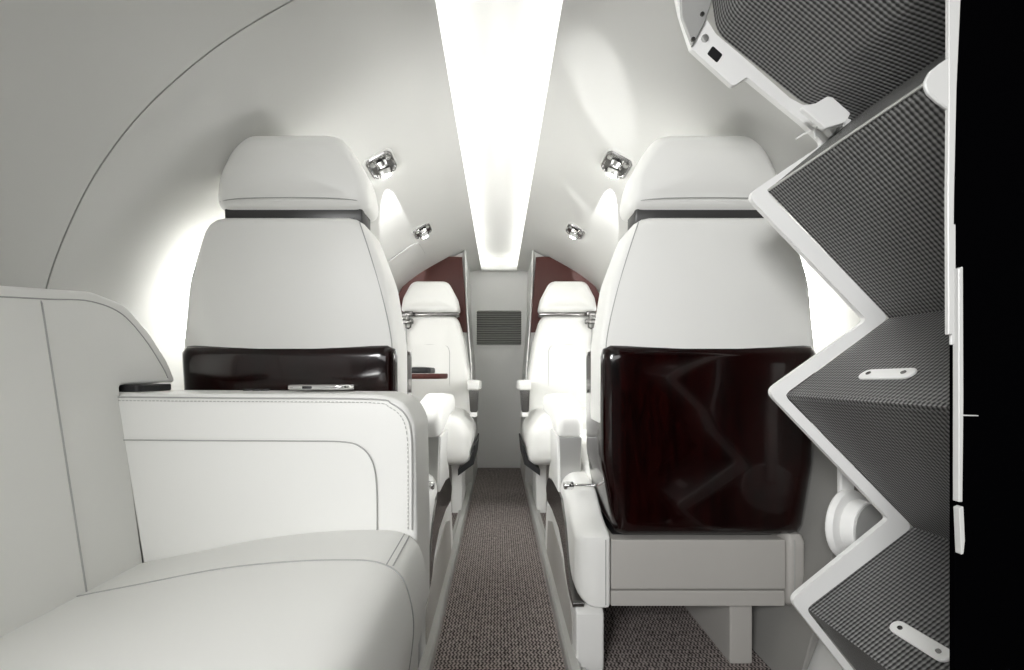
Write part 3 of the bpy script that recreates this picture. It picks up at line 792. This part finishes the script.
# two upper facets form one bent panel, then riser / tread alternate
groups = [('riser', [0, 1, 2, 3]), ('tread', [3, 4]), ('riser', [4, 5]), ('tread', [5, 6]), ('riser', [6, 7]), ('tread', [7, 8]), ('riser', [8, 9])]
YN = .405
for gi, (nm, ids) in enumerate(groups):
    bm = NB(); uvl = bm.loops.layers.uv.new('UVMap')
    path = [Vector(pq[i]) for i in ids]
    if len(path) > 2:
        path = [Vector(p) for p in round_poly([tuple(p) for p in path], [0, .05, .06, 0], 8)]
    cen = Vector(P(1000, 373, YF))
    # subdivide and give every facet a slightly rounded hem at both ends
    rings = []; dist = [0.]
    for i in range(1, len(path)): dist.append(dist[-1] + (path[i] - path[i - 1]).length)
    th = .007
    def nrm(i):
        a = path[max(0, i - 1)]; b = path[min(len(path) - 1, i + 1)]; d = (b - a).normalized(); q = Vector((d.y, -d.x))
        return q if q.x > 0 else -q
    front = []; back = []
    for i, p in enumerate(path):
        q = nrm(i)
        front.append((bm.verts.new((p.x, YF + .002, p.y)), bm.verts.new((p.x, YN, p.y))))
        back.append((bm.verts.new((p.x + q.x * th, YF + .002, p.y + q.y * th)), bm.verts.new((p.x + q.x * th, YN, p.y + q.y * th))))
    def face(vs, uvs):
        f = bm.faces.new(vs)
        for l, u in zip(f.loops, uvs): l[uvl].uv = u
    for i in range(len(path) - 1):
        a, b = dist[i], dist[i + 1]
        face((front[i][0], front[i + 1][0], front[i + 1][1], front[i][1]), ((a, YF), (b, YF), (b, YN), (a, YN)))
        face((back[i][0], back[i][1], back[i + 1][1], back[i + 1][0]), ((a, YF), (a, YN), (b, YN), (b, YF)))
        face((front[i][0], back[i][0], back[i + 1][0], front[i + 1][0]), ((a, 0), (a, .01), (b, .01), (b, 0)))
        face((front[i][1], front[i + 1][1], back[i + 1][1], back[i][1]), ((a, 0), (b, 0), (b, .01), (a, .01)))
    for i in (0, len(path) - 1):
        face((front[i][0], front[i][1], back[i][1], back[i][0]), ((0, YF), (0, YN), (.01, YN), (.01, YF)))
    part = link_mesh(nm, bm, TREAD, st)
    if gi in (3, 5):                       # white screwed-on plate
        a, b = Vector(pq[ids[0]]), Vector(pq[ids[1]]); d = (b - a).normalized()
        n2 = Vector((-d.y, d.x)); n2 = n2 if n2.x < 0 else -n2
        tgt = [((862, 376), (916, 375)), ((893, 625), (952, 661))][gi - 3 if gi == 3 else 1]
        res = []
        for (px, py) in tgt:               # intersect the sight line with the tread
            c = Vector(P(px, py, 1.0)); k = (a.x * d.y - a.y * d.x) / (c.x * d.y - c.y * d.x); w = c * k
            res.append((k, (w - a).dot(d)))
        (ya, ua), (yb, ub) = res
        pm = NB()
        A2, B2 = Vector((ya, ua)), Vector((yb, ub)); ax_ = (B2 - A2).normalized(); pe = Vector((-ax_.y, ax_.x)); hw = .0105
        cap = []
        for k in range(9):
            th_ = PI / 2 + k / 8 * PI; cap.append(A2 + ax_ * hw * math.cos(th_) + pe * hw * math.sin(th_) + ax_ * hw)
        for k in range(9):
            th_ = -PI / 2 + k / 8 * PI; cap.append(B2 + ax_ * hw * math.cos(th_) + pe * hw * math.sin(th_) - ax_ * hw)
        prism(pm, [tuple(c) for c in cap], 'xy', .0, .004, .001, 1)
        def place(v):
            q = a + d * v.y + n2 * (v.z + .0003); return Vector((q.x, v.x, q.y))
        for v in pm.verts: v.co = place(v.co)
        pl = link_mesh('step_plate', pm, STR, part)
        for c in (A2 + ax_ * .014, B2 - ax_ * .014):
            sm = NB(); cyl(sm, (c.x, c.y, .0035), (c.x, c.y, .0052), .0032, n=12)
            for v in sm.verts: v.co = place(v.co)
            link_mesh('screw', sm, DARK, pl) if False else link_mesh('screw', sm, DCHROME, part)
    if gi == 1:
        q = pq[ids[1]]
        nm_ = NB(); tube(nm_, [(q[0] + .001, YF, q[1]), (q[0] + .001, YN, q[1])], .0022 if gi == 1 else .003, 8)
        link_mesh('nosing', nm_, METAL if gi == 1 else GRAYP2, part)
BRK = mat('satin_bracket', (.46, .46, .45), .4, .4)
# bracket, lock window and catch on the upper stringer
bm = NB(); bo = round_poly(PL([(680, 20), (677, -45), (722, -45), (711, 2), (703, 26), (691, 49)], YF), [.03, 0, 0, .02, .02, .003])
prism(bm, bo, 'xz', YF - .007, YF - .0005, .0015, 1); link_mesh('bracket', bm, BRK, st, wn=True)
for px, py in ((691, 43), (700, 18)):
    x, z = P(px, py, YF); bm = NB(); cyl(bm, (x, YF - .0095, z), (x, YF - .006, z), .0035, n=12); link_mesh('screw', bm, DCHROME, st)
x, z = P(704.5, 39, YF); bm = NB(); cyl(bm, (x, YF - .004, z), (x, YF + .002, z), .0058, n=16, bev=.001); link_mesh('bolt', bm, METAL, st)
bm = NB(); prism(bm, round_poly(PL([(712.5, 46), (722.5, 55), (717, 63), (707, 54)], YF), .003), 'xz', YF - .0012, YF + .003, .0004, 1); link_mesh('lock_window', bm, BLACKP, st)
bm = NB(); prism(bm, round_poly(PL([(800, 106), (816, 103), (828, 96), (833, 97), (851, 113), (846, 122), (826, 128)], .70), .004), 'xz', .70, .709, .001, 1); link_mesh('catch_block', bm, STR, st, wn=True)
bm = NB()
prism(bm, round_poly(PL([(809, 126), (812, 120), (822, 119), (835, 129), (828, 140), (822, 133)], YF), .004), 'xz', YF - .012, YF - .0003, .002, 1)
tube(bm, [(x, YF - .010, z) for x, z in PL([(808, 135), (800, 137), (792, 142)], YF)], .0016, 6)
tube(bm, [(x, YF - .006, z) for x, z in PL([(818, 122), (812, 132), (813, 140)], YF)], .0016, 6)
link_mesh('latch_hook', bm, STR, st)
# near-side edge so that the stair is a closed body
bm = NB(); prism(bm, so, 'xz', YN - .014, YN, .003, 1); link_mesh('near_stringer', bm, BLACKP, st, wn=True)

# drum-shaped door mechanism behind the zigzag edge
dr = thing('cable_drum', 'white round drum mechanism behind the lower zigzag of the stairs', 'drum', (.66, .86, -.33))
cx_, cz_ = P(845, 523, .875); ad = Vector((.42, -.90, .02)).normalized()
c0 = Vector((cx_, .875, cz_))
bm = NB(); cyl(bm, c0, c0 + ad * .014, .066, .064, 40, .004); link_mesh('flange', bm, STR, dr)
c1 = c0 + ad * .0142 + Vector((.003, .0, -.001))
bm = NB(); cyl(bm, c1, c1 + ad * .022, .050, .048, 40, .002); link_mesh('drum_body', bm, STR, dr)
c2 = c1 + ad * .0221
bm = NB(); cyl(bm, c2, c2 + ad * .002, .045, .044, 40); link_mesh('drum_face', bm, GRAYP2, dr)
bm = NB(); bx0 = P(838, 470, .88)[0]; bx1 = P(852, 470, .88)[0]
prism(bm, round_poly([(bx0, cz_ + .02), (bx1, cz_ + .02), (bx1 + .001, .02), (bx0 - .004, .02)], .004), 'xz', .872, .884, .003, 1); link_mesh('strap', bm, STR, dr, wn=True)

# ------------------------------------------------------------------ lower side ledges along the walls beside the seats
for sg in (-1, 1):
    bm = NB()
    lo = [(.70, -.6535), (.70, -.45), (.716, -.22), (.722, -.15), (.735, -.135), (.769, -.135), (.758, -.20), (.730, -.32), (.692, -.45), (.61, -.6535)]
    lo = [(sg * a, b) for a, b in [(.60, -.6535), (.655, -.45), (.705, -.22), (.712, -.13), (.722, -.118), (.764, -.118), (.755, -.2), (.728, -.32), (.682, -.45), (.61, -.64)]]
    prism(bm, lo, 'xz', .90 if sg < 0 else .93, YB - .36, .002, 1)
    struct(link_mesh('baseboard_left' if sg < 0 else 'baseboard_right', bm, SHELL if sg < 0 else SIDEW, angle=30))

# ------------------------------------------------------------------ black cockpit partition at the right edge
YC = .35
xe = P(949.5, 0, YC + .004)[0]
pw = [(xe, -.6535), (xe, .668)] + [(p.x * .985, p.y * .985) for p in PROF if p.x > xe + .02 and p.y > -.62] + [(.60, -.6535)]
bm = NB(); prism(bm, pw, 'xz', YC, YC + .004, .0)
wf = struct(link_mesh('wall_front', bm, BLACK, smooth=False))
bm = NB()
def strip(pts, y0, y1): prism(bm, round_poly(PL(pts, YC), .0008), 'xz', y0, y1, .0006, 1)
strip([(944, -20), (957, -20), (952, 90), (949.5, 200), (948, 335), (943.5, 335), (943, 200), (944, 90)], YC - .004, YC - .0005)
strip([(948, 225), (953, 225), (953, 345), (948, 345)], YC - .0025, YC - .0003)
strip([(951, 270), (955.5, 268), (956, 400), (955, 500), (951, 500)], YC - .006, YC - .001)
strip([(951.5, 506), (956, 504), (957.5, 538), (956, 551), (953.5, 552)], YC - .006, YC - .001)
strip([(955, 414.2), (976, 415), (976, 416), (955, 415.8)], YC - .002, YC - .0003)
link_mesh('edge_strip', bm, EDGE, wf, wn=True)
bm = NB(); prism(bm, round_poly(PL([(948, 58), (936, 66), (926, 74), (920, 86), (924, 96), (934, 105), (948, 114)], YC), [.0, .004, .006, .008, .006, .004, 0]), 'xz', YC - .0035, YC - .0006, .0008, 1)
link_mesh('edge_tab', bm, EDGE, wf, wn=True)

# ------------------------------------------------------------------ light
def area(name, loc, rot, sx, sy, W, spread=180):
    l = bpy.data.lights.new(name, 'AREA'); l.shape = 'RECTANGLE'; l.size = sx; l.size_y = sy; l.energy = W; l.spread = math.radians(spread)
    o = bpy.data.objects.new(name, l); col.objects.link(o); o.location = (loc[0], loc[1], loc[2] + ZC); o.rotation_euler = rot
    return o
area('windscreen_daylight', (-.05, -1.2, .30), (PI / 2 - .10, 0, 0), 1.1, .5, 2, 110)
def aim(p, q): return (Vector(q) - Vector(p)).to_track_quat('-Z', 'Y').to_euler()
area('side_window_daylight', (-.50, -.62, .40), aim((-.50, -.62, .40), (.62, .75, -.05)), .4, .4, 6.6, 95)  # added unseen lamp at the front left, brightens the stairs and seats
for sg in (-1, 1):                         # daylight falling in through the forward pair of windows
    p = (sg * .735, 1.24, .22); area('window_daylight', p, aim(p, (-sg * .735, 1.12, .02)), .26, .26, .8, 130)
for M, sg in LAMPS[:2]:
    l = bpy.data.lights.new('reading_lamp_beam', 'SPOT'); l.energy = 26; l.spot_size = math.radians(19); l.spot_blend = .25; l.shadow_soft_size = .004
    o = bpy.data.objects.new('reading_lamp_beam', l); col.objects.link(o)
    sA, RA = s_dir(-113, 164)
    p = M @ Vector((.004, .05, .034)); q = S(sA, 1.70, 0, sg)
    o.location = (p.x, p.y, p.z + ZC); o.rotation_euler = (q - p).to_track_quat('-Z', 'Y').to_euler()
def ceil_pt(px, py):
    s_, R_ = s_dir(px - VX, VY - py)
    return S(s_, R_ * F / math.hypot(px - VX, VY - py), 0, 1 if px > VX else -1)
def glint(p, A, B, W, ratio, blend):      # added spot inside a left window, throws a bright patch on the right-hand ceiling
    l = bpy.data.lights.new('window_glint', 'SPOT'); l.energy = W; l.spot_blend = blend; l.shadow_soft_size = .006
    o = bpy.data.objects.new('window_glint', l); col.objects.link(o); o.location = (p[0], p[1], p[2] + ZC)
    p = Vector(p); a = (ceil_pt(*A) - p).normalized(); b = (ceil_pt(*B) - p).normalized()
    z = -((a + b).normalized()); y = (b - a); y = (y - z * y.dot(z)).normalized(); x = y.cross(z)
    l.spot_size = a.angle(b)
    o.rotation_euler = Matrix((x, y, z)).transposed().to_euler(); o.scale = (ratio, 1, 1)
glint((-.66, 1.24, .30), (572, 20), (622, 160), 14, .28, .5)
glint((-.66, 1.92, .30), (563, 182), (600, 226), 14, .16, .6)
w = bpy.data.worlds.new('world'); sc.world = w; w.use_nodes = True
w.node_tree.nodes['Background'].inputs[0].default_value = (1, 1, .99, 1); w.node_tree.nodes['Background'].inputs[1].default_value = .06

# ------------------------------------------------------------------ camera
cd = bpy.data.cameras.new('camera'); cam = bpy.data.objects.new('camera', cd); col.objects.link(cam)
cam.location = (0, 0, ZC); cam.rotation_euler = (PI / 2, 0, 0)
cd.sensor_width = 36; cd.lens = F * 36 / 1024; cd.shift_x = (512 - VX) / 1024; cd.shift_y = (VY - 335) / 1024
cd.clip_start = .01
sc.camera = cam
sc.view_settings.view_transform = 'Standard'; sc.view_settings.look = 'None'; sc.view_settings.gamma = 1; sc.view_settings.exposure = .42
sc.view_settings.use_curve_mapping = False
sc.cycles.use_denoising = True
sc.cycles.max_bounces = 14; sc.cycles.diffuse_bounces = 8
for o in bpy.data.objects:
    if '_o' in o: del o['_o']
